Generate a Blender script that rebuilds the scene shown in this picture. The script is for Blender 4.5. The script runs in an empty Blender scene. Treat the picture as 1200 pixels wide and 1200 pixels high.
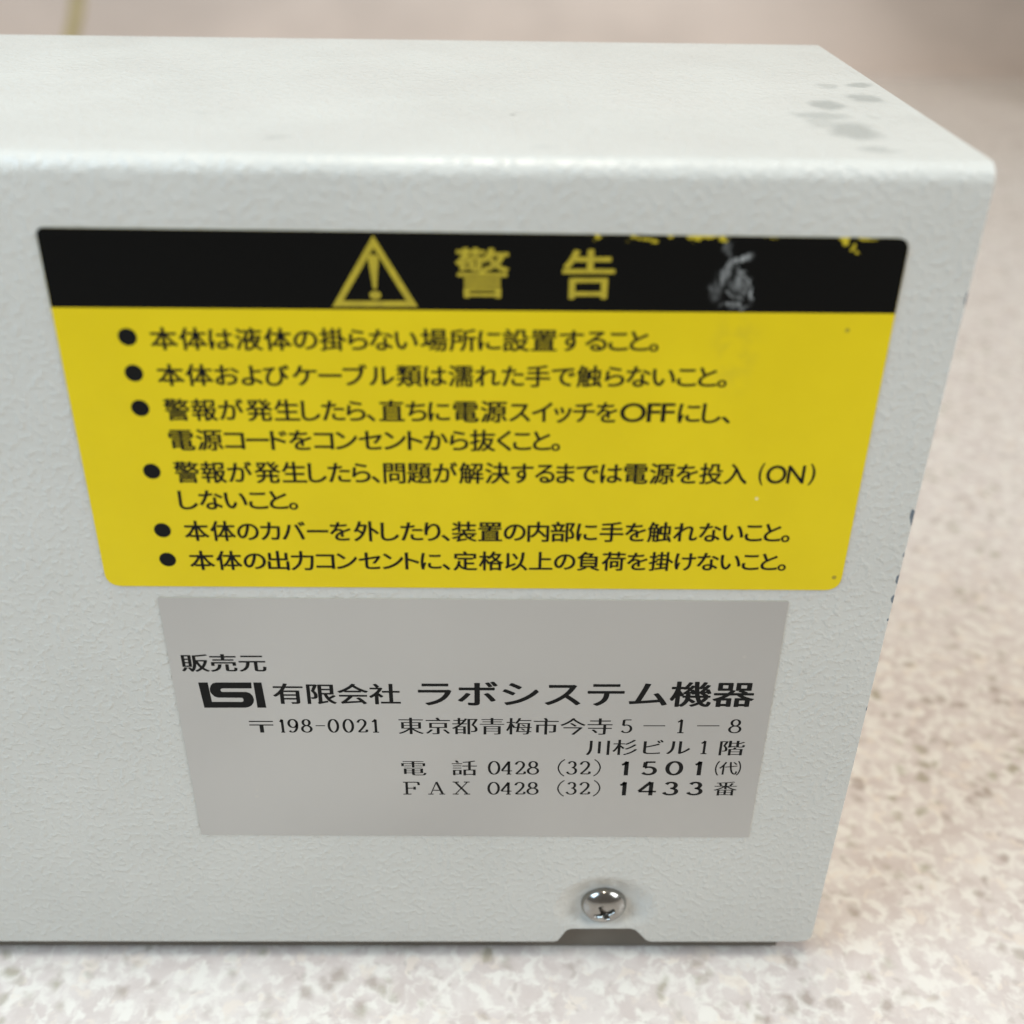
import bpy, bmesh, math, random
from mathutils import Vector, Matrix, noise
random.seed(7)
scene = bpy.context.scene
COL = scene.collection

# ------------------------------------------------------------------ camera
cam_data = bpy.data.cameras.new('camera')
cam = bpy.data.objects.new('camera', cam_data)
COL.objects.link(cam)
right = Vector((0.99986362, -0.00936883, 0.01360038))
up = Vector((-0.00664198, 0.52585804, 0.85054641))
fwd = Vector((0.01512049, 0.85052075, -0.5257241))
m = Matrix((right, up, -fwd)).transposed().to_4x4()
m.translation = Vector((0.05259093, -0.12286277, 0.16696236))
cam.matrix_world = m
cam_data.sensor_width = 36.0
cam_data.lens = 38.528
cam_data.clip_start = 0.002
cam_data.clip_end = 60.0
cam_data.dof.use_dof = True
cam_data.dof.focus_distance = 0.165
cam_data.dof.aperture_fstop = 13.5
scene.camera = cam

# ------------------------------------------------------------------ world and lamps
world = bpy.data.worlds.new('World')
scene.world = world
world.use_nodes = True
world.node_tree.nodes['Background'].inputs[0].default_value = (0.95, 0.88, 0.78, 1)
world.node_tree.nodes['Background'].inputs[1].default_value = 0.20
scene.view_settings.view_transform = 'Standard'
scene.view_settings.look = 'None'
scene.view_settings.exposure = 0.03
scene.view_settings.gamma = 1.0


def area_lamp(name, loc, target, sx, sy, watts, colour):
    d = bpy.data.lights.new(name, 'AREA')
    d.shape = 'RECTANGLE'
    d.size, d.size_y = sx, sy
    d.energy = watts
    d.color = colour
    o = bpy.data.objects.new(name, d)
    COL.objects.link(o)
    o.location = loc
    o.rotation_euler = (Vector(target) - Vector(loc)).to_track_quat('-Z', 'Y').to_euler()
    return o


area_lamp('side_fill_light', (-0.55, -0.20, 0.58), (0, 0.0, 0.1), 0.6, 0.45, 6.8, (0.58, 0.80, 1.0))  # unseen lamp added for the cool falloff from the left
area_lamp('side_fill_light', (1.10, -0.34, 0.85), (0.1, 0, 0.08), 0.7, 0.7, 13.0, (0.90, 0.96, 1.0))  # second unseen lamp, added to lift the right side of the face
area_lamp('ceiling_light', (0.08, -0.05, 1.9), (0.05, -0.05, 0), 0.9, 0.12, 17.0, (1.0, 0.92, 0.78))

# ------------------------------------------------------------------ helpers


def link(name, mesh, mat=None, parent=None, smooth=False):
    o = bpy.data.objects.new(name, mesh)
    COL.objects.link(o)
    if mat:
        mesh.materials.append(mat)
    if parent:
        o.parent = parent
    if smooth:
        for p in mesh.polygons:
            p.use_smooth = True
    return o


def from_bm(name, bm, mat=None, parent=None, smooth=False):
    me = bpy.data.meshes.new(name)
    bm.normal_update()
    bm.to_mesh(me)
    bm.free()
    return link(name, me, mat, parent, smooth)


def bevel(o, w, seg=2, angle=35):
    b = o.modifiers.new('bevel', 'BEVEL')
    b.width = w
    b.segments = seg
    b.limit_method = 'ANGLE'
    b.angle_limit = math.radians(angle)
    return b


def add_box(bm, x0, x1, y0, y1, z0, z1):
    r = bmesh.ops.create_cube(bm, size=1.0)
    for v in r['verts']:
        v.co = Vector((x0 + (v.co.x + .5) * (x1 - x0), y0 + (v.co.y + .5) * (y1 - y0), z0 + (v.co.z + .5) * (z1 - z0)))
    return r['verts']


class Nodes:
    """a short way of wiring a material"""

    def __init__(self, name):
        self.mat = bpy.data.materials.new(name)
        self.mat.use_nodes = True
        self.t = self.mat.node_tree
        self.b = self.t.nodes['Principled BSDF']

    def n(self, kind, **kw):
        nd = self.t.nodes.new(kind)
        for k, v in kw.items():
            setattr(nd, k, v)
        return nd

    def put(self, sock, v):
        if isinstance(v, bpy.types.NodeSocket):
            self.t.links.new(v, sock)
        else:
            sock.default_value = v

    def coord(self, out='Object'):
        return self.n('ShaderNodeTexCoord').outputs[out]

    def mapping(self, vec, loc=(0, 0, 0), rot=(0, 0, 0), scale=(1, 1, 1)):
        nd = self.n('ShaderNodeMapping')
        self.put(nd.inputs[0], vec)
        nd.inputs[1].default_value = loc
        nd.inputs[2].default_value = rot
        nd.inputs[3].default_value = scale
        return nd.outputs[0]

    def noise(self, vec, scale, detail=2.0, rough=0.5, distort=0.0):
        nd = self.n('ShaderNodeTexNoise')
        self.put(nd.inputs['Vector'], vec)
        nd.inputs['Scale'].default_value = scale
        nd.inputs['Detail'].default_value = detail
        nd.inputs['Roughness'].default_value = rough
        nd.inputs['Distortion'].default_value = distort
        return nd.outputs[0]

    def voronoi(self, vec, scale, out='Distance', rand=1.0):
        nd = self.n('ShaderNodeTexVoronoi')
        self.put(nd.inputs['Vector'], vec)
        nd.inputs['Scale'].default_value = scale
        nd.inputs['Randomness'].default_value = rand
        return nd.outputs[out]

    def math(self, op, a, b=0.0, clamp=False):
        nd = self.n('ShaderNodeMath', operation=op, use_clamp=clamp)
        self.put(nd.inputs[0], a)
        self.put(nd.inputs[1], b)
        return nd.outputs[0]

    def ramp(self, v, a, b, lo=0.0, hi=1.0):
        nd = self.n('ShaderNodeMapRange', interpolation_type='SMOOTHSTEP')
        self.put(nd.inputs[0], v)
        nd.inputs[1].default_value = a
        nd.inputs[2].default_value = b
        nd.inputs[3].default_value = lo
        nd.inputs[4].default_value = hi
        return nd.outputs[0]

    def mix(self, f, a, b):
        nd = self.n('ShaderNodeMix', data_type='RGBA')
        self.put(nd.inputs[0], f)
        self.put(nd.inputs[6], a)
        self.put(nd.inputs[7], b)
        return nd.outputs[2]

    def bump(self, h, dist, strength=1.0, normal=None):
        nd = self.n('ShaderNodeBump')
        nd.inputs['Strength'].default_value = strength
        nd.inputs['Distance'].default_value = dist
        self.put(nd.inputs['Height'], h)
        if normal is not None:
            self.put(nd.inputs['Normal'], normal)
        return nd.outputs[0]

    def length(self, vec):
        nd = self.n('ShaderNodeVectorMath', operation='LENGTH')
        self.put(nd.inputs[0], vec)
        return nd.outputs['Value']

    def set(self, **kw):
        for k, v in kw.items():
            self.put(self.b.inputs[k.replace('_', ' ')], v)
        return self.mat


def rgb(r, g, b):
    return (r, g, b, 1.0)


# ------------------------------------------------------------------ materials
def paint_material():
    """pale grey-green powder coat with a leathery relief, oil marks on top and chipped edges"""
    k = Nodes('grey_powder_coat')
    c = k.coord()
    fine = k.noise(c, 960, 2.0, 0.5, 0.0)
    lumps = k.ramp(fine, 0.44, 0.72)
    broad = k.noise(c, 340, 1.5, 0.5)
    h = k.math('ADD', lumps, k.math('MULTIPLY', broad, 0.7))
    tone = k.noise(c, 26, 3, 0.6)
    col = k.mix(k.ramp(tone, 0.3, 0.7), rgb(0.592, 0.578, 0.530), rgb(0.632, 0.616, 0.566))
    warp = k.n('ShaderNodeVectorMath', operation='SCALE')
    nz = k.n('ShaderNodeTexNoise')
    k.put(nz.inputs['Vector'], c)
    nz.inputs['Scale'].default_value = 330
    sub = k.n('ShaderNodeVectorMath', operation='SUBTRACT')
    k.put(sub.inputs[0], nz.outputs['Color'])
    sub.inputs[1].default_value = (0.5, 0.5, 0.5)
    k.put(warp.inputs[0], sub.outputs[0])
    warp.inputs['Scale'].default_value = 0.0034
    add = k.n('ShaderNodeVectorMath', operation='ADD')
    k.put(add.inputs[0], c)
    k.put(add.inputs[1], warp.outputs[0])
    wc = add.outputs[0]
    stain = None
    # oil drops on the top face: x, y in mm, half width, half depth, darkness
    for x, y, rx, ry, d in [(100.3, 44.0, 1.6, 1.7, .5), (105.4, 45.3, 1.9, 2.0, .85), (103.2, 36.0, 2.3, 3.0, .8),
                            (96.9, 30.8, 2.2, 2.9, .9), (94.3, 24.4, 3.3, 2.6, .65), (96.2, 16.0, 3.0, 4.6, .8),
                            (93.5, 20.0, 2.2, 3.2, .45), (96.2, 6.3, 2.0, 1.4, .55), (97.6, 5.6, 1.8, 1.0, .4),
                            (101.0, 24.0, 0.9, 0.7, .4), (58.0, 6.0, 1.6, 0.9, .25), (27.0, 9.0, 1.4, 0.8, .3),
                            (15.0, 22.0, 1.5, 0.5, .3)]:
        q = k.mapping(wc, loc=(-x / rx, -y / ry, -136.6 / 3), scale=(1000 / rx, 1000 / ry, 1000 / 3))
        e = k.math('MULTIPLY', k.ramp(k.length(q), 1.4, 0.55), d)
        stain = e if stain is None else k.math('MAXIMUM', stain, e)
    col = k.mix(k.math('MULTIPLY', stain, 0.58), col, rgb(0.23, 0.245, 0.225))
    # chips of paint off the right-hand edge, blue-grey primer below
    sep = k.n('ShaderNodeSeparateXYZ')
    k.put(sep.inputs[0], c)
    chip = None
    for z, half, reach, lean in [(121.0, 1.0, 0.22, 0), (90.4, 1.2, 0.55, .28), (84.6, .4, .2, 0),
                                 (80.6, 0.9, 0.40, 0), (77.2, 0.8, 0.38, 0), (73.6, .25, .25, 0),
                                 (57.0, .5, .15, 0)]:
        dx = k.math('DIVIDE', k.math('SUBTRACT', EDGE_X * 0.001, sep.outputs[0]), reach * 0.001)
        dz = k.math('DIVIDE', k.math('SUBTRACT', sep.outputs[2], z * 0.001), half * 0.001)
        if lean:
            dz = k.math('ADD', dz, k.math('MULTIPLY', dx, -0.7))
        q = k.math('ADD', k.math('MULTIPLY', dx, dx), k.math('MULTIPLY', dz, dz))
        q = k.math('ADD', q, k.math('MULTIPLY', k.math('SUBTRACT', k.noise(c, 1900, 2), 0.5), 1.6))
        e = k.ramp(q, 1.1, 0.8)
        chip = e if chip is None else k.math('MAXIMUM', chip, e)
    # only on the front face and the cut edge
    chip = k.math('MULTIPLY', chip, k.ramp(sep.outputs[1], 0.004, 0.002))
    col = k.mix(chip, col, rgb(0.13, 0.16, 0.19))
    # tiny dirt specks
    sp = k.voronoi(c, 95)
    spk = k.math('MULTIPLY', k.ramp(sp, 0.055, 0.02), k.ramp(k.noise(c, 43, 1), 0.52, 0.6))
    col = k.mix(k.math('MULTIPLY', spk, 0.55), col, rgb(0.2, 0.19, 0.17))
    rough = k.ramp(k.noise(c, 75, 2), 0.3, 0.7, 0.30, 0.40)
    return k.set(Base_Color=col, Roughness=rough, Normal=k.bump(h, 0.000080, 1.0), IOR=1.48,
                 Coat_Weight=0.0)


EDGE_X = 108.1


def floor_material():
    """cream and pink stone pattern with olive and brown specks"""
    k = Nodes('speckled_stone_surface')
    c = k.coord()
    d = k.n('ShaderNodeTexNoise')
    k.put(d.inputs['Vector'], c)
    d.inputs['Scale'].default_value = 260
    d.inputs['Detail'].default_value = 3
    s = k.n('ShaderNodeVectorMath', operation='SCALE')
    k.put(s.inputs[0], d.outputs['Color'])
    s.inputs['Scale'].default_value = 0.004
    a = k.n('ShaderNodeVectorMath', operation='ADD')
    k.put(a.inputs[0], c)
    k.put(a.inputs[1], s.outputs[0])
    w = a.outputs[0]
    base = k.mix(k.ramp(k.noise(w, 120, 4, .65), 0.32, 0.68), rgb(0.540, 0.455, 0.410), rgb(0.62, 0.545, 0.495))
    white = k.ramp(k.noise(w, 370, 2.5, 0.5, 0.0), 0.42, 0.66)
    col = k.mix(white, base, rgb(0.70, 0.645, 0.575))
    creamy = k.ramp(k.noise(k.mapping(w, loc=(3.1, 1.7, 0)), 230, 3, 0.6), 0.56, 0.66)
    col = k.mix(k.math('MULTIPLY', creamy, 0.6), col, rgb(0.70, 0.60, 0.50))
    cells = k.voronoi(w, 250, 'Distance')
    keep = k.ramp(k.noise(k.mapping(c, loc=(.7, .2, 0)), 95, 2, 0.6), 0.47, 0.60)
    spk = k.math('MULTIPLY', k.ramp(cells, 0.52, 0.12), keep)
    hue = k.ramp(k.noise(c, 55, 0), 0.42, 0.58)
    col = k.mix(k.math('MULTIPLY', spk, 0.66), col, k.mix(hue, rgb(0.27, 0.235, 0.145), rgb(0.29, 0.22, 0.175)))
    small = k.math('MULTIPLY', k.ramp(k.voronoi(w, 420), 0.36, 0.12), k.ramp(k.noise(c, 150, 1), 0.50, 0.62))
    col = k.mix(k.math('MULTIPLY', small, 0.35), col, rgb(0.33, 0.27, 0.22))
    patch = k.ramp(k.noise(c, 5.5, 2), 0.35, 0.68)
    col = k.mix(k.math('MULTIPLY', patch, 0.16), col, rgb(0.82, 0.80, 0.78))
    return k.set(Base_Color=col, Roughness=0.26, Specular_IOR_Level=0.5,
                 Normal=k.bump(k.noise(c, 420, 2), 0.0001, 0.25))


def sticker_yellow():
    k = Nodes('yellow_sticker_vinyl')
    c = k.coord()
    t = k.noise(c, 55, 4, .6)
    col = k.mix(k.ramp(t, .3, .7), rgb(0.760, 0.570, 0.002), rgb(0.800, 0.605, 0.003))
    q = k.mapping(c, loc=(-81.5 / 3.5, 0, -114.5 / 7), scale=(1000 / 3.5, 0, 1000 / 7))
    g = k.math('MULTIPLY', k.ramp(k.length(q), 1.2, 0.2), k.ramp(k.noise(c, 500, 3), .35, .7))
    col = k.mix(k.math('MULTIPLY', g, 0.16), col, rgb(0.30, 0.24, 0.05))
    for x, z, r in [(99.1, 80.9, .35), (94.6, 117.0, .3), (86.8, 93.4, .25)]:
        q = k.mapping(c, loc=(-x / r, 0, -z / r), scale=(1000 / r, 0, 1000 / r))
        lt = rgb(0.85, 0.78, 0.5) if z == 93.4 else rgb(.2, .15, .03)
        col = k.mix(k.math('MULTIPLY', k.ramp(k.length(q), 1.2, .6), .7), col, lt)
    return k.set(Base_Color=col, Roughness=0.34, Specular_IOR_Level=0.25,
                 Normal=k.bump(k.noise(c, 330, 2, .5), 0.00004, 0.35))


def sticker_black():
    """glossy black print with a grey rubbed smear and faint dust"""
    k = Nodes('black_sticker_print')
    c = k.coord()
    warp = k.n('ShaderNodeTexNoise')
    k.put(warp.inputs['Vector'], c)
    warp.inputs['Scale'].default_value = 650
    warp.inputs['Detail'].default_value = 4
    sc = k.n('ShaderNodeVectorMath', operation='SCALE')
    k.put(sc.inputs[0], warp.outputs['Color'])
    sc.inputs['Scale'].default_value = 0.0021
    ad = k.n('ShaderNodeVectorMath', operation='ADD')
    k.put(ad.inputs[0], c)
    k.put(ad.inputs[1], sc.outputs[0])
    w = k.mapping(ad.outputs[0], loc=(-.00105, -.00105, -.00105))
    streak = k.ramp(k.noise(k.mapping(c, rot=(0, .5, 0), scale=(1, 0, .35)), 1500, 4, .65), .35, .68)

    def blob(x, z, rx, rz, rot, a, b):
        q = k.mapping(w, loc=(-x * .001, 0, -z * .001))
        q = k.mapping(q, rot=(0, rot, 0))
        q = k.mapping(q, scale=(1000 / rx, 0, 1000 / rz))
        return k.ramp(k.length(q), a, b)

    f = None
    for (xa, za, xb, zb, wd, d) in [(81.9, 126.1, 79.6, 124.9, .55, .95), (79.5, 125.6, 79.0, 122.4, .55, .75),
                                    (80.9, 123.9, 82.5, 122.4, .32, .6), (82.5, 122.4, 82.6, 120.4, .30, .95),
                                    (79.2, 120.0, 82.3, 119.9, .38, .9), (79.4, 121.8, 81.6, 120.6, .30, .6),
                                    (80.0, 123.6, 81.6, 121.8, 1.1, .42), (78.3, 123.4, 78.3, 121.2, .8, .28),
                                    (79.0, 128.2, 79.3, 126.0, .6, .30), (80.2, 124.4, 81.4, 124.0, .25, .7)]:
        L = math.hypot(xb - xa, zb - za) / 2 + wd
        e = blob((xa + xb) / 2, (za + zb) / 2, L, wd, math.atan2(zb - za, xb - xa), 1.15, .35)
        e = k.math('MULTIPLY', e, d)
        f = e if f is None else k.math('MAXIMUM', f, e)
    f = k.math('MULTIPLY', f, k.math('ADD', k.math('MULTIPLY', streak, 1.0), .05))
    # scattered specks beside the smear
    sp = k.math('MULTIPLY', k.ramp(k.voronoi(c, 620), .2, .08), k.ramp(k.noise(c, 190, 1), .56, .66))
    near = blob(71.5, 126.0, 8.5, 3.2, 0, 1.2, .5)
    f = k.math('MAXIMUM', f, k.math('MULTIPLY', k.math('MULTIPLY', sp, near), .35))
    col = k.mix(f, rgb(0.0035, 0.0035, 0.0032), rgb(0.46, 0.47, 0.46))
    # print rubbed off along the top edge: yellow film shows through
    gr = k.noise(k.mapping(c, scale=(1, 0, 1.2)), 1700, 3, .6)
    wear = None
    for (x, z, rx, rz, d) in [(76.4, 128.2, 3.4, .62, 1.0), (78.5, 127.8, 1.0, .55, .9), (64.2, 128.1, .45, .9, .75),
                              (69.4, 128.1, 2.4, .4, .7), (70.6, 127.5, .7, .45, .8), (67.6, 127.6, .5, .3, .6),
                              (92.5, 128.1, .5, 1.0, 1.0), (94.9, 128.3, 1.6, .28, .9), (93.6, 127.3, .5, .9, .7),
                              (94.1, 126.5, .55, .4, .65), (72.6, 128.2, .8, .3, .7), (84.0, 128.3, 1.2, .16, .6)]:
        e = k.math('MULTIPLY', blob(x, z, rx, rz, 0, 1.3, .2), d)
        wear = e if wear is None else k.math('MAXIMUM', wear, e)
    wear = k.ramp(k.math('ADD', wear, k.math('MULTIPLY', k.math('SUBTRACT', gr, .5), 1.15)), .48, .68)
    wear = k.math('MULTIPLY', wear, k.ramp(gr, .25, .45, .55, 1.0))
    col = k.mix(wear, col, rgb(0.60, 0.47, 0.03))
    return k.set(Base_Color=col, Roughness=k.ramp(f, 0, .5, .28, .5), Specular_IOR_Level=0.08,
                 Normal=k.bump(k.noise(c, 300, 2, .5), 0.00004, 0.3))


def silver_sticker():
    k = Nodes('matt_silver_sticker')
    c = k.coord()
    t = k.noise(c, 14, 2, .5)
    col = k.mix(k.ramp(t, .3, .7), rgb(0.43, 0.427, 0.418), rgb(0.53, 0.525, 0.508))
    fleck = k.math('MULTIPLY', k.ramp(k.voronoi(c, 210), .09, .03), k.ramp(k.noise(c, 60, 1), .52, .6))
    col = k.mix(k.math('MULTIPLY', fleck, .4), col, rgb(.6, .58, .52))
    return k.set(Base_Color=col, Roughness=k.ramp(t, .3, .7, 0.28, .40), Metallic=0.8,
                 Normal=k.bump(k.noise(c, 240, 2, .5), 0.00003, 0.35))


def plain(name, colour, rough, metal=0.0, nscale=200, var=0.12, bump=0.00003, spec=0.5):
    k = Nodes(name)
    c = k.coord()
    t = k.ramp(k.noise(c, nscale, 3, .6), .3, .7)
    lo = rgb(*[v * (1 - var) for v in colour])
    hi = rgb(*[min(1, v * (1 + var)) for v in colour])
    return k.set(Base_Color=k.mix(t, lo, hi), Roughness=rough, Metallic=metal, Specular_IOR_Level=spec,
                 Normal=k.bump(t, bump, .3))


M_PAINT = paint_material()
M_FLOOR = floor_material()
M_YELLOW = sticker_yellow()
M_BLACK = sticker_black()
M_SILVER = silver_sticker()
M_INK = plain('black_ink', (0.006, 0.006, 0.0055), 0.45, nscale=900, spec=0.12)
M_YINK = plain('yellow_ink', (0.46, 0.355, 0.015), 0.4, nscale=700)
M_SCREW = plain('bright_screw_steel', (0.36, 0.345, 0.32), 0.19, 1.0, nscale=1200, var=.05, bump=.00001)
M_CHASSIS_SHADE = plain('chassis_gap_shade', (0.16, 0.138, 0.11), 0.6, 0.0, nscale=60)  # dark brown chosen for the gap shadow strip, shared with the tray
M_RUBBER = plain('black_rubber', (0.018, 0.018, 0.018), 0.7)
M_WALL = plain('beige_wall_board', (0.62, 0.525, 0.465), 0.55, nscale=4.5, var=.10)
M_RIM = plain('cut_film_edge', (0.40, 0.37, 0.28), 0.6)
M_STRIP = plain('ochre_joint_strip', (0.46, 0.38, 0.22), 0.5, nscale=20)
M_DARK = plain('grey_painted_metal', (0.30, 0.29, 0.28), 0.5, nscale=12)

# ------------------------------------------------------------------ the surface and the wall behind
bm = bmesh.new()
add_box(bm, -2.2, 2.4, -1.2, 0.96, -0.0314, -0.0014)
top = from_bm('worktop', bm, M_FLOOR)
top['kind'] = 'structure'
bm = bmesh.new()
prof = [(0.84 + 0.122 * math.sin(math.radians(a)), -0.0009 + 0.122 * (1 - math.cos(math.radians(a)))) for a in range(0, 91, 6)]
prof = prof + [(0.962, 0.55), (1.0, 0.55), (1.0, -0.0314), (0.961, -0.0314), (0.961, -0.0013), (0.84, -0.0013)]
ends = [[bm.verts.new((x, y, z)) for y, z in prof] for x in (-2.2, 2.4)]
for i in range(len(prof)):
    j = (i + 1) % len(prof)
    bm.faces.new((ends[0][i], ends[0][j], ends[1][j], ends[1][i]))
bm.faces.new(ends[0])
bm.faces.new(ends[1][::-1])
bmesh.ops.recalc_face_normals(bm, faces=bm.faces)
wall = from_bm('wall', bm, M_WALL)
for p in wall.data.polygons:
    p.use_smooth = p.center.y < 0.9619 and p.center.z > -0.001
wall['kind'] = 'structure'
bm = bmesh.new()
rail = [(y, z, -math.sin(math.radians(a)), math.cos(math.radians(a))) for a, (y, z) in zip(range(0, 91, 6), prof)] + [(0.962, 0.549, -1, 0)]
loops = []
for y, z, ny, nz in rail:
    loops.append([bm.verts.new((x, y + ny * d, z + nz * d)) for x, d in
                  ((-0.322, 0.0003), (-0.322, 0.0016), (-0.308, 0.0016), (-0.308, 0.0003))])
for a, b in zip(loops, loops[1:]):
    for i in range(4):
        bm.faces.new((a[i], a[(i + 1) % 4], b[(i + 1) % 4], b[i]))
bm.faces.new(loops[0])
bm.faces.new(loops[-1][::-1])
bmesh.ops.recalc_face_normals(bm, faces=bm.faces)
strip = from_bm('joint_strip', bm, M_STRIP, wall)

# ------------------------------------------------------------------ the equipment case
case = bpy.data.objects.new('equipment_case', None)
COL.objects.link(case)
case.empty_display_size = 0.03
case['label'] = 'pale grey powder coated metal equipment case with yellow warning and silver maker labels'
case['category'] = 'equipment case'
MM = 0.001
X0, X1, ZB, ZT, DEP = -250.0, EDGE_X, 3.15, 136.6, 83.3
RB = 2.3
SCX, SCZ = 71.5, 11.9


def bottom_z(x):
    """lower rim of the cover: a shallow trapezoid notch under the screw, rounded end corner"""
    pts = [(63.2, 0), (63.9, .25), (65.3, 3.0), (66.2, 3.45), (76.4, 3.5), (77.3, 3.1), (79.4, .35), (80.2, 0)]
    if pts[0][0] < x < pts[-1][0]:
        for (a, za), (b, zb) in zip(pts, pts[1:]):
            if a <= x <= b:
                return ZB + za + (zb - za) * (x - a) / (b - a)
    r = 2.0
    if x > X1 - r:
        d = x - (X1 - r)
        return ZB + r - math.sqrt(max(0, r * r - d * d))
    return ZB


def sm(a, b, v):
    t = min(1, max(0, (v - a) / (b - a)))
    return t * t * (3 - 2 * t)


def dish(x, z):
    r = math.hypot((x - SCX) * .92, z - SCZ)
    return 1.25 * (1 - sm(4.1, 8.2, r)) * sm(6.7, 9.6, z)


def make_cover():
    xs = [X0 + i * 12 for i in range(0, 25)]
    xs += [51 + i * 1.0 for i in range(0, 10)]
    x = 61.0
    while x < 82.01:
        xs.append(round(x, 3))
        x += 0.3
    xs += [63.2, 63.9, 65.3, 66.2, 76.4, 77.3, 79.4, 80.2, 84, 88, 92, 96, 100, 104, 106.1]
    xs += [X1 - 2 + 2 * math.sin(math.radians(a)) for a in (12, 25, 38, 50, 60, 70, 80, 90)]
    xs = sorted(set(round(v, 4) for v in xs if v <= X1 + 1e-6))
    xs = [v for i, v in enumerate(xs) if i == 0 or v - xs[i - 1] > .02]
    rows = []
    nlow = 60
    for i in range(nlow + 1):
        rows.append(('low', i / nlow))
    for z in (26, 32, 42, 60, 80, 100, 120, 130):
        rows.append(('z', z))
    for i in range(0, 11):
        rows.append(('b1', math.radians(9 * i)))
    for y in (8, 20, 40, 60, 76):
        rows.append(('t', y))
    for i in range(0, 9):
        rows.append(('b2', math.radians(11.25 * i)))
    for z in (120, 80, 40, 10, ZB):
        rows.append(('k', z))
    bm = bmesh.new()
    grid = []
    for kind, v in rows:
        line = []
        for x in xs:
            if kind == 'low':
                b = bottom_z(x)
                z = b + (23 - b) * v
                p = (x, dish(x, z), z)
            elif kind == 'z':
                p = (x, 0, v)
            elif kind == 'b1':
                p = (x, RB - RB * math.cos(v), ZT - RB + RB * math.sin(v))
            elif kind == 't':
                p = (x, v, ZT)
            elif kind == 'b2':
                p = (x, DEP - RB + RB * math.sin(v), ZT - RB + RB * math.cos(v))
            else:
                p = (x, DEP, v)
            line.append(bm.verts.new(Vector(p) * MM))
        grid.append(line)
    for a, b in zip(grid, grid[1:]):
        for i in range(len(xs) - 1):
            bm.faces.new((a[i], a[i + 1], b[i + 1], b[i]))
    o = from_bm('cover', bm, M_PAINT, case, True)
    s = o.modifiers.new('thickness', 'SOLIDIFY')
    s.thickness = 1.2 * MM
    s.offset = -1
    s.use_even_offset = True
    b = bevel(o, 0.22 * MM, 3, 50)
    return o


cover = make_cover()

# the chassis tray, a dark strip for the gap shadow, end plates and feet inside the cover
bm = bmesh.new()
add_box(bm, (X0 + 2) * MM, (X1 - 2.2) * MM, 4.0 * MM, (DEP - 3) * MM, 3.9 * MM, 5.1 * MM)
add_box(bm, (X0 + 2) * MM, (X1 - 5) * MM, 2.3 * MM, 3.3 * MM, -0.9 * MM, 3.8 * MM)  # added dark strip standing in for the shadow below the cover and notch
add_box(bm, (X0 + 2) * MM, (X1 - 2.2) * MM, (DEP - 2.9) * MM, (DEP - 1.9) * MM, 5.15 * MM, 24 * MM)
tray = from_bm('tray_and_gap_shade', bm, M_CHASSIS_SHADE, case)
for x in (X0 + 1.2, X1 - 2.4):
    bm = bmesh.new()
    add_box(bm, x * MM, (x + 1.2) * MM, 4.2 * MM, (DEP - 3.1) * MM, 5.3 * MM, (ZT - 1.8) * MM)
    from_bm('end_plate', bm, M_PAINT, case)
for x in (X0 + 25, X1 - 25):
    for y in (20, DEP - 18):
        bm = bmesh.new()
        bmesh.ops.create_cone(bm, cap_ends=True, segments=24, radius1=6 * MM, radius2=7 * MM, depth=5.3 * MM,
                              matrix=Matrix.Translation((x * MM, y * MM, 1.25 * MM)))
        from_bm('rubber_foot', bm, M_RUBBER, case)


def make_screw():
    """pan head screw with a cross recess, seated in the dish"""
    R, H, n, rings = 3.85, 2.55, 96, 44
    bm = bmesh.new()
    rot = math.radians(24)

    def yv(r, a):
        u, v = r * math.cos(a - rot), r * math.sin(a - rot)
        t = r / R
        y = -H * math.sqrt(max(0, 1 - (t * .97) ** 2.2)) if t < .999 else -0.55
        cut = max(1 - sm(.32, .52, abs(u)) if abs(v) < 2.2 else 0, 1 - sm(.32, .52, abs(v)) if abs(u) < 2.2 else 0)
        core = 1 - sm(.5, .8, math.hypot(u, v))
        reach = 1 - sm(1.45, 1.95, r)
        return y + max(cut * reach * 1.6 * (1 - .25 * r / 2.1), core * 1.5)

    rs = [R * (i / rings) for i in range(1, rings + 1)]
    c = bm.verts.new((0, yv(0, 0) * MM, 0))
    prev = None
    for r in rs:
        ring = [bm.verts.new((r * math.cos(2 * math.pi * j / n) * MM, yv(r, 2 * math.pi * j / n) * MM,
                              r * math.sin(2 * math.pi * j / n) * MM)) for j in range(n)]
        for j in range(n):
            k2 = (j + 1) % n
            if prev is None:
                bm.faces.new((c, ring[j], ring[k2]))
            else:
                bm.faces.new((prev[j], ring[j], ring[k2], prev[k2]))
        prev = ring
    ring = [bm.verts.new((v.co.x, 0.0, v.co.z)) for v in prev]
    for j in range(n):
        k2 = (j + 1) % n
        bm.faces.new((prev[j], ring[j], ring[k2], prev[k2]))
    bmesh.ops.recalc_face_normals(bm, faces=bm.faces)
    o = from_bm('screw', bm, M_SCREW, case, True)
    o.location = (SCX * MM, 1.22 * MM, SCZ * MM)
    return o


make_screw()


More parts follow.
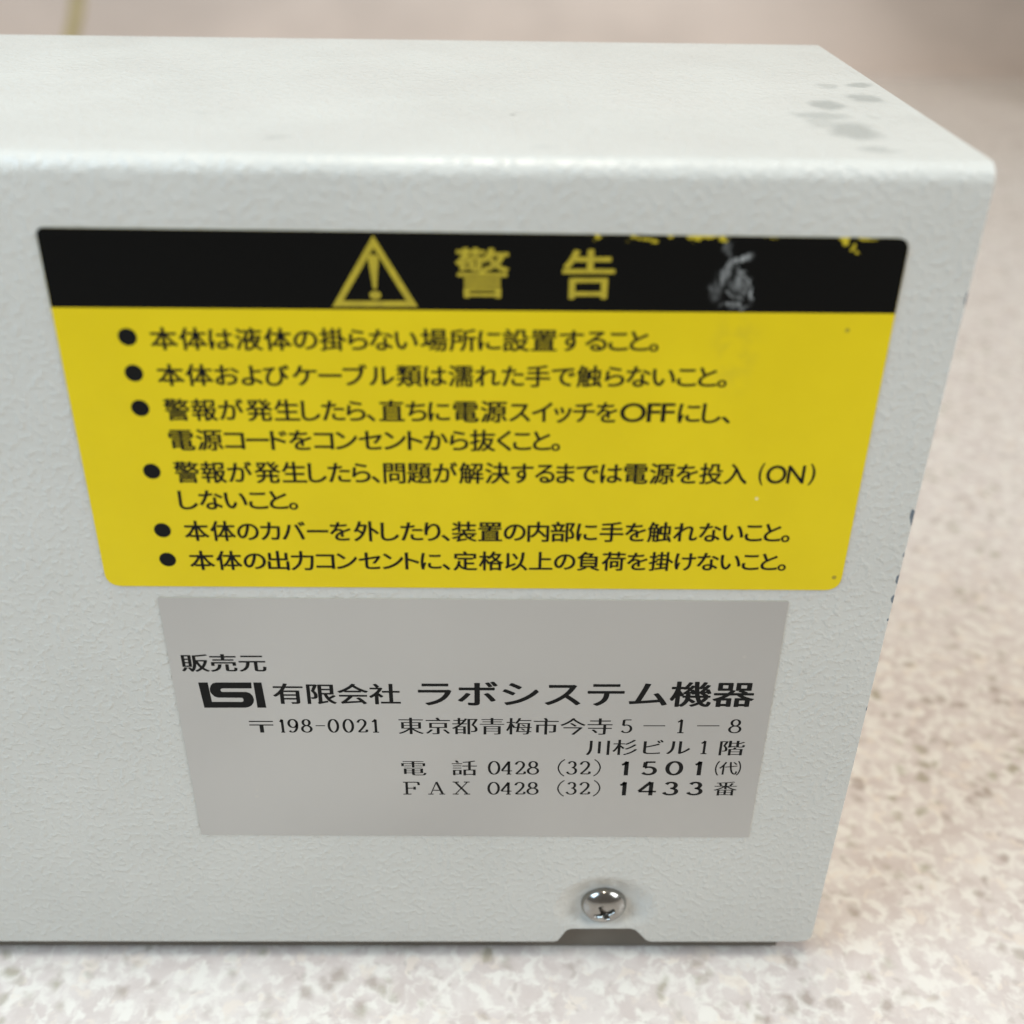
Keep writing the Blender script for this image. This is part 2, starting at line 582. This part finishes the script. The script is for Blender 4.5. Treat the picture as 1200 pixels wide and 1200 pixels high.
# ------------------------------------------------------------------ stickers
def sheet(name, corners, radius, thick, y, mat, parent, seg=6, radii=None):
    """a thin sheet on the front face: corners (x, z) in mm, clockwise from top left, outer face at y"""
    pts = []
    n = len(corners)
    for i in range(n):
        p, a, b = Vector(corners[i]), Vector(corners[i - 1]), Vector(corners[(i + 1) % n])
        r = radii[i] if radii else radius
        if r <= 0:
            pts.append(p)
            continue
        u, v = (a - p).normalized() * r, (b - p).normalized() * r
        for s in range(seg + 1):
            t = s / seg
            q = p + u * (1 - t) ** 2 + v * t ** 2
            pts.append(q)
    bm = bmesh.new()
    f = [bm.verts.new((q.x * MM, y * MM, q.y * MM)) for q in pts]
    k = [bm.verts.new((q.x * MM, (y + thick) * MM, q.y * MM)) for q in pts]
    bm.faces.new(f)
    bm.faces.new(k[::-1])
    for i in range(len(f)):
        j = (i + 1) % len(f)
        bm.faces.new((f[j], f[i], k[i], k[j]))
    bmesh.ops.recalc_face_normals(bm, faces=bm.faces)
    o = from_bm(name, bm, mat, parent)
    o.data.materials.append(M_RIM)
    for p in o.data.polygons:
        if abs(p.normal.y) < .5:
            p.material_index = 1
    return o


warning = sheet('warning_label', [(0.34, 128.52), (99.9, 128.30), (100.2, 78.74), (-0.5, 78.77)], 1.5, 0.13, -0.14,
                M_YELLOW, case, 8, radii=[1.1, 1.6, 2.2, 2.2])
warning['label'] = 'yellow sticker with black top band and bulleted black lettering'
band = sheet('black_band', [(0.35, 128.51), (99.89, 128.29), (99.92, 119.17), (0.22, 118.98)], 1.5, 0.01, -0.152,
             M_BLACK, warning, 8, radii=[1.05, 1.55, 0, 0])
maker = sheet('maker_label', [(6.05, 76.87), (93.5, 76.8), (93.9, 29.54), (5.78, 29.86)], 0.3, 0.09, -0.10,
              M_SILVER, case)
maker['label'] = 'silver grey sticker with address and telephone lettering'

INK_Y = {'w': -0.149, 'b': -0.158, 'm': -0.104}


class Ink:
    """collects flat printed shapes of one line into one mesh"""

    def __init__(self):
        self.v, self.f = [], []

    def poly(self, pts):
        b = len(self.v)
        self.v += [(p[0], p[1], 0) for p in pts]
        self.f.append(tuple(range(b, b + len(pts))))

    def mesh(self, verts, faces):
        b = len(self.v)
        self.v += verts
        self.f += [tuple(i + b for i in f) for f in faces]

    def build(self, name, plane, mat, parent):
        me = bpy.data.meshes.new(name)
        me.from_pydata([(x * MM, (INK_Y[plane] - layer * 0.0015) * MM, z * MM) for x, z, layer in self.v], [], self.f)
        bm = bmesh.new()
        bm.from_mesh(me)
        for f in bm.faces:
            f.normal_update()
            if f.normal.y > 0:
                f.normal_flip()
        bm.to_mesh(me)
        bm.free()
        return link(name, me, mat, parent)


_glyphs = {}


def glyph(ch, k, off):
    """outline of one character, its strokes thickened or thinned by off after stretching by k"""
    key = (ch, k, off)
    if key in _glyphs:
        return _glyphs[key]
    t = bpy.data.curves.new('character', 'FONT')
    t.body = ch
    t.resolution_u = 4
    o = bpy.data.objects.new('character', t)
    COL.objects.link(o)
    dg = bpy.context.evaluated_depsgraph_get()
    cu = o.evaluated_get(dg).to_curve(dg, apply_modifiers=False)
    cu = cu.copy()
    o.to_curve_clear()
    bpy.data.objects.remove(o)
    for s in cu.splines:
        for p in s.bezier_points:
            for a in ('handle_left_type', 'handle_right_type'):
                setattr(p, a, 'FREE')
        for p in s.bezier_points:
            l, c, r = p.handle_left.copy(), p.co.copy(), p.handle_right.copy()
            l.x *= k; c.x *= k; r.x *= k
            p.co = c
            p.handle_left = l
            p.handle_right = r
        for p in s.points:
            p.co.x *= k
    cu.dimensions = '2D'
    cu.fill_mode = 'BOTH'
    cu.resolution_u = 4
    if off:
        cu.offset = off
    c = bpy.data.objects.new('character', cu)
    COL.objects.link(c)
    dg = bpy.context.evaluated_depsgraph_get()
    me = bpy.data.meshes.new_from_object(c.evaluated_get(dg))
    vs = [(v.co.x / k, v.co.y) for v in me.vertices]
    fs = [tuple(p.vertices) for p in me.polygons]
    bpy.data.objects.remove(c)
    bpy.data.meshes.remove(me)
    x0, x1 = min(v[0] for v in vs), max(v[0] for v in vs)
    y0, y1 = min(v[1] for v in vs), max(v[1] for v in vs)
    _glyphs[key] = (vs, fs, x0, x1, y0, y1)
    return _glyphs[key]


STYLE = {  # stretch, thinning, proportional kana, extra half stroke width across and up (em)
    'goth': (1.0, 0, True, .022, .013), 'gothlat': (1.0, 0, True, .014, .010), 'gothpar': (1.0, 0, True, .008, .004),
    'title': (1.0, 0, False, .018, .010), 'maker': (1.0, 0, False, .024, .004), 'brand': (1.0, 0, False, .024, .012),
    'mincho': (3.0, -0.009, False, .018, 0), 'wide': (1.0, 0, False, .045, .022),
}


def ink_line(ink, style, text, xa, za, xb, zb, h):
    """lays the characters from (xa, za) to (xb, zb), mid line to mid line, with ink height h (all mm)"""
    if style in ('pen', 'penbold'):
        return pen_char(ink, text, xa, za, xb, zb, h, style == 'penbold')
    k, off, prop, bx, by = STYLE[style]
    g = [glyph(c, k, off) for c in text]
    W = math.hypot(xb - xa, zb - za)
    fit = style in ('gothlat', 'gothpar', 'wide')
    if prop:
        gap = [0.095] * (len(g) - 1)
        for i, c in enumerate(text[:-1]):
            if c == '、' or text[i + 1] in '、。':
                gap[i] = 0.06
            if style == 'gothlat':
                gap[i] = 0.05
        total = sum(q[3] - q[2] for q in g) + sum(gap)
        sx = W / total
        pos, x = [], 0.0
        for i, q in enumerate(g):
            pos.append(x - q[2])
            x += q[3] - q[2] + (gap[i] if i < len(gap) else 0)
    else:
        total = (len(g) - 1) + g[-1][3] - g[0][2]
        sx = W / total
        pos = [i - g[0][2] for i in range(len(g))]
    if fit:
        y0, y1 = min(q[4] for q in g), max(q[5] for q in g)
    else:
        y0, y1 = -0.085, 0.850
    sy = h / (y1 - y0)
    yc = (y0 + y1) / 2
    shifts = [(0, 0)]
    if bx:
        shifts += [(bx * math.cos(a * math.pi / 4), by * math.sin(a * math.pi / 4)) for a in range(8)] if by else [(bx, 0), (-bx, 0)]
    if style == 'wide':     # same stroke weight whatever the numeral's width
        shifts = [(dx * sy * 1.25 / sx, dy) for dx, dy in shifts]
        edge = 0.045 * sy * 1.25
        xa, xb = xa + edge, xb - edge
        sx *= (W - 2 * edge) / W
        W -= 2 * edge
    for p, q in zip(pos, g):
        for layer, (dx, dy) in enumerate(shifts):
            vs = []
            for x, y in q[0]:
                u = (x + p + dx) * sx
                t = u / W
                vs.append((xa + (xb - xa) * t, za + (zb - za) * t + (y - yc + dy) * sy, layer))
            ink.mesh(vs, q[1])


# Roman numerals and letters as strokes of a broad pen (thick down-strokes, hairline cross-strokes)
def arc(cx, cy, rx, ry, a0, a1, n=18):
    return [(cx + rx * math.cos(math.radians(a0 + (a1 - a0) * i / n)), cy + ry * math.sin(math.radians(a0 + (a1 - a0) * i / n)))
            for i in range(n + 1)]


PEN = {
    '0': [arc(.5, .5, .42, .48, 90, 450, 36)],
    '1': [[(.10, .80), (.34, .87), (.56, .98)], [(.54, .97), (.54, .02)], [(.15, .02), (.93, .02)]],
    '2': [arc(.46, .72, .36, .25, 175, -20, 18) + [(.72, .52), (.45, .28), (.12, .05)], [(.10, .04), (.90, .04)], [(.90, .04), (.94, .22)]],
    '3': [arc(.44, .74, .32, .23, 160, -90, 18), arc(.42, .27, .42, .25, 90, -165, 22)],
    '4': [[(.68, .98), (.68, .03)], [(.68, .97), (.05, .28)], [(.05, .27), (.97, .27)], [(.48, .02), (.90, .02)]],
    '5': [[(.18, .96), (.84, .96)], [(.18, .96), (.14, .55)], arc(.42, .31, .44, .28, 128, -150, 24)],
    '8': [arc(.5, .745, .31, .225, 90, 450, 30), arc(.5, .265, .42, .245, 90, 450, 32)],
    '9': [arc(.48, .68, .38, .30, 0, 360, 30), [(.86, .68), (.84, .42), (.72, .18), (.50, .04), (.24, .04), (.14, .14)]],
    '-': [[(0, .5), (1, .5)]],
    '(': [[(1, 1), (.45, .82), (.14, .5), (.45, .18), (1, 0)]],
    ')': [[(0, 1), (.55, .82), (.86, .5), (.55, .18), (0, 0)]],
    'F': [[(.24, .96), (.24, .03)], [(.03, .97), (.92, .97)], [(.92, .97), (.95, .74)], [(.24, .50), (.70, .50)], [(.70, .62), (.70, .38)], [(.02, .03), (.50, .03)]],
    'A': [[(.50, .98), (.86, .03)], [(.50, .98), (.16, .03)], [(.27, .33), (.72, .33)], [(0, .03), (.32, .03)], [(.66, .03), (1, .03)]],
    'X': [[(.16, .96), (.84, .04)], [(.84, .96), (.16, .04)], [(0, .97), (.36, .97)], [(.64, .97), (.98, .97)], [(0, .03), (.34, .03)], [(.64, .03), (1, .03)]],
}


BOLD = {'1': [[(.0, .76), (.45, .84), (.80, .98)], [(.72, 1.0), (.72, -.04)]],
        '4': [[(.70, 1.0), (.70, -.04)], [(.66, 1.0), (.04, .28)], [(.02, .26), (1, .26)]]}


def smooth_path(p):
    if len(p) < 3:
        return p
    out = []
    for i in range(len(p) - 1):
        a = Vector(p[max(0, i - 1)]); b = Vector(p[i]); c = Vector(p[i + 1]); d = Vector(p[min(len(p) - 1, i + 2)])
        for s in range(3):
            t = s / 3
            q = 0.5 * ((2 * b) + (c - a) * t + (2 * a - 5 * b + 4 * c - d) * t * t + (3 * b - a - 3 * c + d) * t ** 3)
            out.append((q.x, q.y))
    out.append(p[-1])
    return out


def pen_char(ink, ch, xa, za, xb, zb, h, bold=False):
    w = xb - xa
    hx, hy = (0.200, 0.098)
    if bold:
        hx, hy = 0.33, 0.175
        xa, w, h = xa + .12, w - .24, h - .18
    if ch in '()':
        hx, hy = 0.12, 0.08
    if ch == '-':
        h, hy = 0.3, 0.085
    for path in (BOLD if bold else PEN).get(ch) or PEN[ch]:
        if ch in 'AX' and path[0] in ((.50, .98), (.84, .96)) and path[1][0] == .16:
            nx_ = .45
        else:
            nx_ = 1.0
        pts = [(xa + u * w, za + (zb - za) * u + (v - .5) * h) for u, v in smooth_path(path)]
        L, Rr = [], []
        for i, q in enumerate(pts):
            a = Vector(pts[max(0, i - 1)])
            b = Vector(pts[min(len(pts) - 1, i + 1)])
            closed = Vector(pts[0]) - Vector(pts[-1])
            if closed.length < 1e-6 and i in (0, len(pts) - 1):
                a, b = Vector(pts[-2]), Vector(pts[1])
            d = (b - a).normalized()
            n = Vector((-d.y, d.x))
            s = math.sqrt((hx * nx_ * n.x) ** 2 + (hy * n.y) ** 2)
            L.append((q[0] + n.x * s, q[1] + n.y * s))
            Rr.append((q[0] - n.x * s, q[1] - n.y * s))
        for i in range(len(pts) - 1):
            ink.poly([L[i], L[i + 1], Rr[i + 1], Rr[i]])


LINES = [  # style, characters, mid-left x z, mid-right x z, ink height (mm on the front face)
    ('goth', '本体は液体の', 11.22, 115.13, 31.09, 115.23, 2.9),
    ('goth', '掛らない', 31.43, 115.23, 43.08, 115.29, 2.89),
    ('goth', '場所に設置', 43.52, 115.29, 59.79, 115.37, 2.88),
    ('goth', 'すること。', 60.19, 115.37, 72.07, 115.43, 2.87),
    ('goth', '本体および', 11.33, 110.4, 27.31, 110.49, 2.9),
    ('goth', 'ケーブル', 27.76, 110.49, 40.09, 110.56, 2.9),
    ('goth', '類は濡れた手で触', 40.43, 110.56, 65.49, 110.7, 2.91),
    ('goth', 'らないこと。', 65.94, 110.7, 80.86, 110.78, 2.91),
    ('goth', '警報が', 11.48, 105.71, 21.19, 105.73, 3.01),
    ('goth', '発生したら、', 21.58, 105.73, 37.48, 105.76, 3.01),
    ('goth', '直ちに', 38.1, 105.76, 46.78, 105.78, 3.02),
    ('goth', '電源', 47.31, 105.78, 53.9, 105.79, 3.02),
    ('goth', 'スイッチを', 54.29, 105.79, 67.65, 105.82, 3.02),
    ('goth', 'にし、', 75.37, 105.84, 81.9, 105.85, 3.03),
    ('goth', '電源コードを', 11.45, 101.49, 29.26, 101.59, 3.05),
    ('goth', 'コンセント', 29.68, 101.6, 43.26, 101.67, 3.05),
    ('goth', 'から抜くこと。', 43.54, 101.67, 60.69, 101.77, 3.05),
    ('goth', '警報が', 11.4, 96.79, 21.27, 96.83, 3.15),
    ('goth', '発生したら、', 21.67, 96.84, 37.62, 96.91, 3.14),
    ('goth', '問題が', 38.21, 96.91, 47.6, 96.96, 3.13),
    ('goth', '解決するまでは', 47.91, 96.96, 68.89, 97.06, 3.12),
    ('goth', '電源を', 69.2, 97.06, 78.64, 97.1, 3.12),
    ('goth', '投入', 78.96, 97.11, 85.11, 97.13, 3.11),
    ('goth', 'しないこと。', 11.34, 92.64, 26.7, 92.76, 3.12),
    ('goth', '本体のカバーを', 11.39, 87.83, 33.33, 87.93, 3.17),
    ('goth', '外したり、', 33.82, 87.93, 46.49, 87.98, 3.17),
    ('goth', '装置の内部に', 46.86, 87.99, 66.13, 88.07, 3.18),
    ('goth', '手を触れないこと。', 66.58, 88.07, 91.97, 88.18, 3.18),
    ('goth', '本体の出力', 11.41, 83.11, 28.06, 83.18, 3.13),
    ('goth', 'コンセントに、', 28.46, 83.18, 46.48, 83.26, 3.11),
    ('goth', '定格以上の', 46.98, 83.27, 63.43, 83.34, 3.1),
    ('goth', '負荷を掛けないこと。', 63.75, 83.34, 92.16, 83.46, 3.09),
    ('gothlat', 'OFF', 68.11, 105.79, 74.84, 105.85, 2.61),
    ('gothlat', 'ON', 87.6, 97.05, 92.52, 97.09, 2.67),
    ('gothpar', '(', 86.59, 97.11, 87.26, 97.11, 3.3),
    ('gothpar', ')', 93.13, 97.1, 93.91, 97.1, 3.17),
    ('title', '警', 47.84, 123.66, 53.89, 123.67, 6.0),
    ('title', '告', 60.28, 123.63, 66.19, 123.69, 5.91),
    ('maker', '販売元', 7.69, 65.26, 19.69, 65.33, 3.26),
    ('maker', '有限会社', 20.3, 59.57, 38.74, 59.55, 3.97),
    ('brand', 'ラボシステム機器', 41.56, 59.68, 90.84, 59.79, 4.85),
    ('mincho', '〒', 16.17, 53.12, 19.56, 53.13, 3.16),
    ('mincho', '東京都青梅市今寺', 38.36, 53.35, 70.28, 53.34, 3.42),
    ('mincho', '川杉ビル', 66.7, 49.11, 82.44, 49.19, 3.25),
    ('mincho', '階', 87.01, 49.08, 90.73, 49.09, 3.17),
    ('mincho', '電', 38.47, 44.69, 42.14, 44.7, 3.28),
    ('mincho', '話', 46.21, 44.72, 49.95, 44.74, 3.28),
    ('mincho', '代', 87.43, 44.83, 90.2, 44.85, 2.81),
    ('mincho', '番', 87.12, 40.48, 90.6, 40.49, 3.16),
    ('penbold', '1', 72.19, 44.77, 73.44, 44.77, 2.98),
    ('penbold', '5', 75.42, 44.78, 77.92, 44.79, 2.98),
    ('penbold', '0', 79.07, 44.8, 81.82, 44.81, 2.98),
    ('penbold', '1', 83.53, 44.82, 84.72, 44.82, 2.99),
    ('penbold', '1', 72.21, 40.42, 73.41, 40.42, 2.97),
    ('penbold', '4', 75.08, 40.43, 78.15, 40.44, 2.97),
    ('penbold', '3', 79.09, 40.44, 81.7, 40.45, 2.97),
    ('penbold', '3', 82.9, 40.46, 85.51, 40.47, 2.97),
    ('pen', '1', 20.59, 53.26, 21.36, 53.26, 2.64),
    ('pen', '9', 21.8, 53.26, 23.39, 53.27, 2.64),
    ('pen', '8', 23.78, 53.27, 25.37, 53.28, 2.64),
    ('pen', '0', 27.79, 53.29, 29.38, 53.3, 2.64),
    ('pen', '0', 30.01, 53.3, 31.61, 53.31, 2.65),
    ('pen', '2', 32.12, 53.31, 33.65, 53.32, 2.65),
    ('pen', '1', 34.28, 53.33, 35.43, 53.33, 2.65),
    ('pen', '-', 25.94, 53.31, 27.34, 53.32, 0.31),
    ('pen', '5', 71.75, 53.43, 73.41, 53.44, 2.74),
    ('pen', '1', 80.02, 53.47, 81.24, 53.48, 2.74),
    ('pen', '8', 87.86, 53.51, 89.79, 53.52, 2.74),
    ('pen', '-', 75.01, 53.54, 78.28, 53.55, 0.34),
    ('pen', '-', 83.06, 53.57, 86.43, 53.59, 0.34),
    ('pen', '1', 84.0, 49.19, 85.17, 49.2, 2.73),
    ('pen', '0', 51.73, 44.77, 53.56, 44.78, 2.8),
    ('pen', '4', 53.74, 44.78, 55.47, 44.79, 2.8),
    ('pen', '2', 55.84, 44.79, 57.51, 44.8, 2.8),
    ('pen', '8', 57.74, 44.8, 59.55, 44.81, 2.8),
    ('pen', '3', 63.89, 44.82, 65.53, 44.83, 2.8),
    ('pen', '2', 65.83, 44.83, 67.51, 44.84, 2.8),
    ('pen', '(', 62.37, 44.82, 63.49, 44.82, 3.52),
    ('pen', ')', 68.03, 44.84, 69.15, 44.85, 3.52),
    ('pen', '0', 51.67, 40.38, 53.53, 40.39, 2.69),
    ('pen', '4', 53.71, 40.39, 55.46, 40.4, 2.69),
    ('pen', '2', 55.84, 40.4, 57.53, 40.41, 2.69),
    ('pen', '8', 57.77, 40.41, 59.59, 40.41, 2.69),
    ('pen', '3', 64.0, 40.43, 65.66, 40.44, 2.69),
    ('pen', '2', 65.97, 40.44, 67.66, 40.45, 2.69),
    ('pen', '(', 62.46, 40.42, 63.6, 40.43, 3.43),
    ('pen', ')', 68.2, 40.45, 69.33, 40.45, 3.43),
    ('pen', 'F', 38.43, 40.36, 41.09, 40.37, 2.74),
    ('pen', 'A', 42.36, 40.39, 45.02, 40.4, 2.78),
    ('pen', 'X', 46.21, 40.41, 48.94, 40.42, 2.78),
    ('pen', '(', 86.77, 44.83, 87.3, 44.83, 2.99),
    ('pen', ')', 90.2, 44.85, 90.73, 44.85, 2.99),]
groups = {}
for st, tx, xa, za, xb, zb, h in LINES:
    which = 'b' if st == 'title' else ('w' if st.startswith('goth') else 'm')
    zc = (za + zb) / 2
    key = None
    for (w2, z2) in groups:
        if w2 == which and abs(z2 - zc) < 1.0:
            key = (w2, z2)
    if key is None:
        key = (which, zc)
        groups[key] = Ink()
    ink_line(groups[key], st, tx, xa, za, xb, zb, h)
for (which, z), ink in groups.items():
    ink.build('lettering', which, M_YINK if which == 'b' else M_INK, maker if which == 'm' else warning)

# bullets
for x, z in [(8.51, 115.32), (8.5, 110.61), (8.49, 105.88), (8.5, 96.88), (8.48, 87.9), (8.46, 83.21)]:
    ink = Ink()
    ink.poly([(x + 1.12 * math.cos(a * math.pi / 20), z + 1.12 * math.sin(a * math.pi / 20)) for a in range(40)])
    ink.build('bullet', 'w', M_INK, warning)

# warning triangle with exclamation mark
ink = Ink()
o3 = [(38.44, 128.0), (33.2, 119.38), (43.3, 119.45)]
i3 = [(38.42, 126.55), (34.55, 120.12), (41.98, 120.18)]
for i in range(3):
    j = (i + 1) % 3
    ink.poly([o3[i], o3[j], i3[j], i3[i]])
ink.poly([(37.72, 125.3), (37.85, 125.62), (38.15, 125.75), (38.5, 125.75), (38.82, 125.62), (38.95, 125.3),
          (38.55, 121.75), (38.42, 121.6), (38.26, 121.6), (38.12, 121.75)])
ink.poly([(38.34 + .68 * math.cos(a * math.pi / 12), 120.86 + .52 * math.sin(a * math.pi / 12)) for a in range(24)])
ink.build('warning_symbol', 'b', M_YINK, warning)

# three-letter emblem before the maker's name
ink = Ink()
LG = [[(9.582, 61.629), (10.966, 61.637), (11.12, 57.93), (15.543, 57.94), (15.72, 58.08), (15.778, 58.354), (15.72, 58.6), (15.6, 58.732),
       (12.10, 58.745), (11.6, 58.98), (11.25, 59.45), (11.08, 59.95), (11.134, 60.55), (11.35, 61.1), (11.7, 61.5), (12.2, 61.644), (17.271, 61.672),
       (17.232, 60.539), (12.95, 60.515), (12.72, 60.38), (12.65, 60.18), (12.70, 59.95), (12.9, 59.85), (16.35, 59.866), (16.85, 59.66), (17.2, 59.15),
       (17.33, 58.45), (17.2, 57.8), (16.85, 57.25), (16.4, 56.95), (15.915, 56.814), (9.85, 56.781)],
      [(17.556, 61.674), (18.756, 61.681), (18.98, 56.829), (17.66, 56.822)]]
for p in LG:
    ink.poly(p)
ink.build('emblem', 'm', M_INK, maker)


# ------------------------------------------------------------------ far right: a blurred dark upright box on the worktop
bm = bmesh.new()
add_box(bm, -0.11, 0.11, -0.09, 0.09, 0, 0.42)
holder = from_bm('upright_box', bm, M_DARK)
holder.location = (0.612, 0.745, -0.0014)
holder['label'] = 'dark grey upright box out of focus at the far right edge of the worktop'
holder['category'] = 'box'
bevel(holder, 0.008, 3)
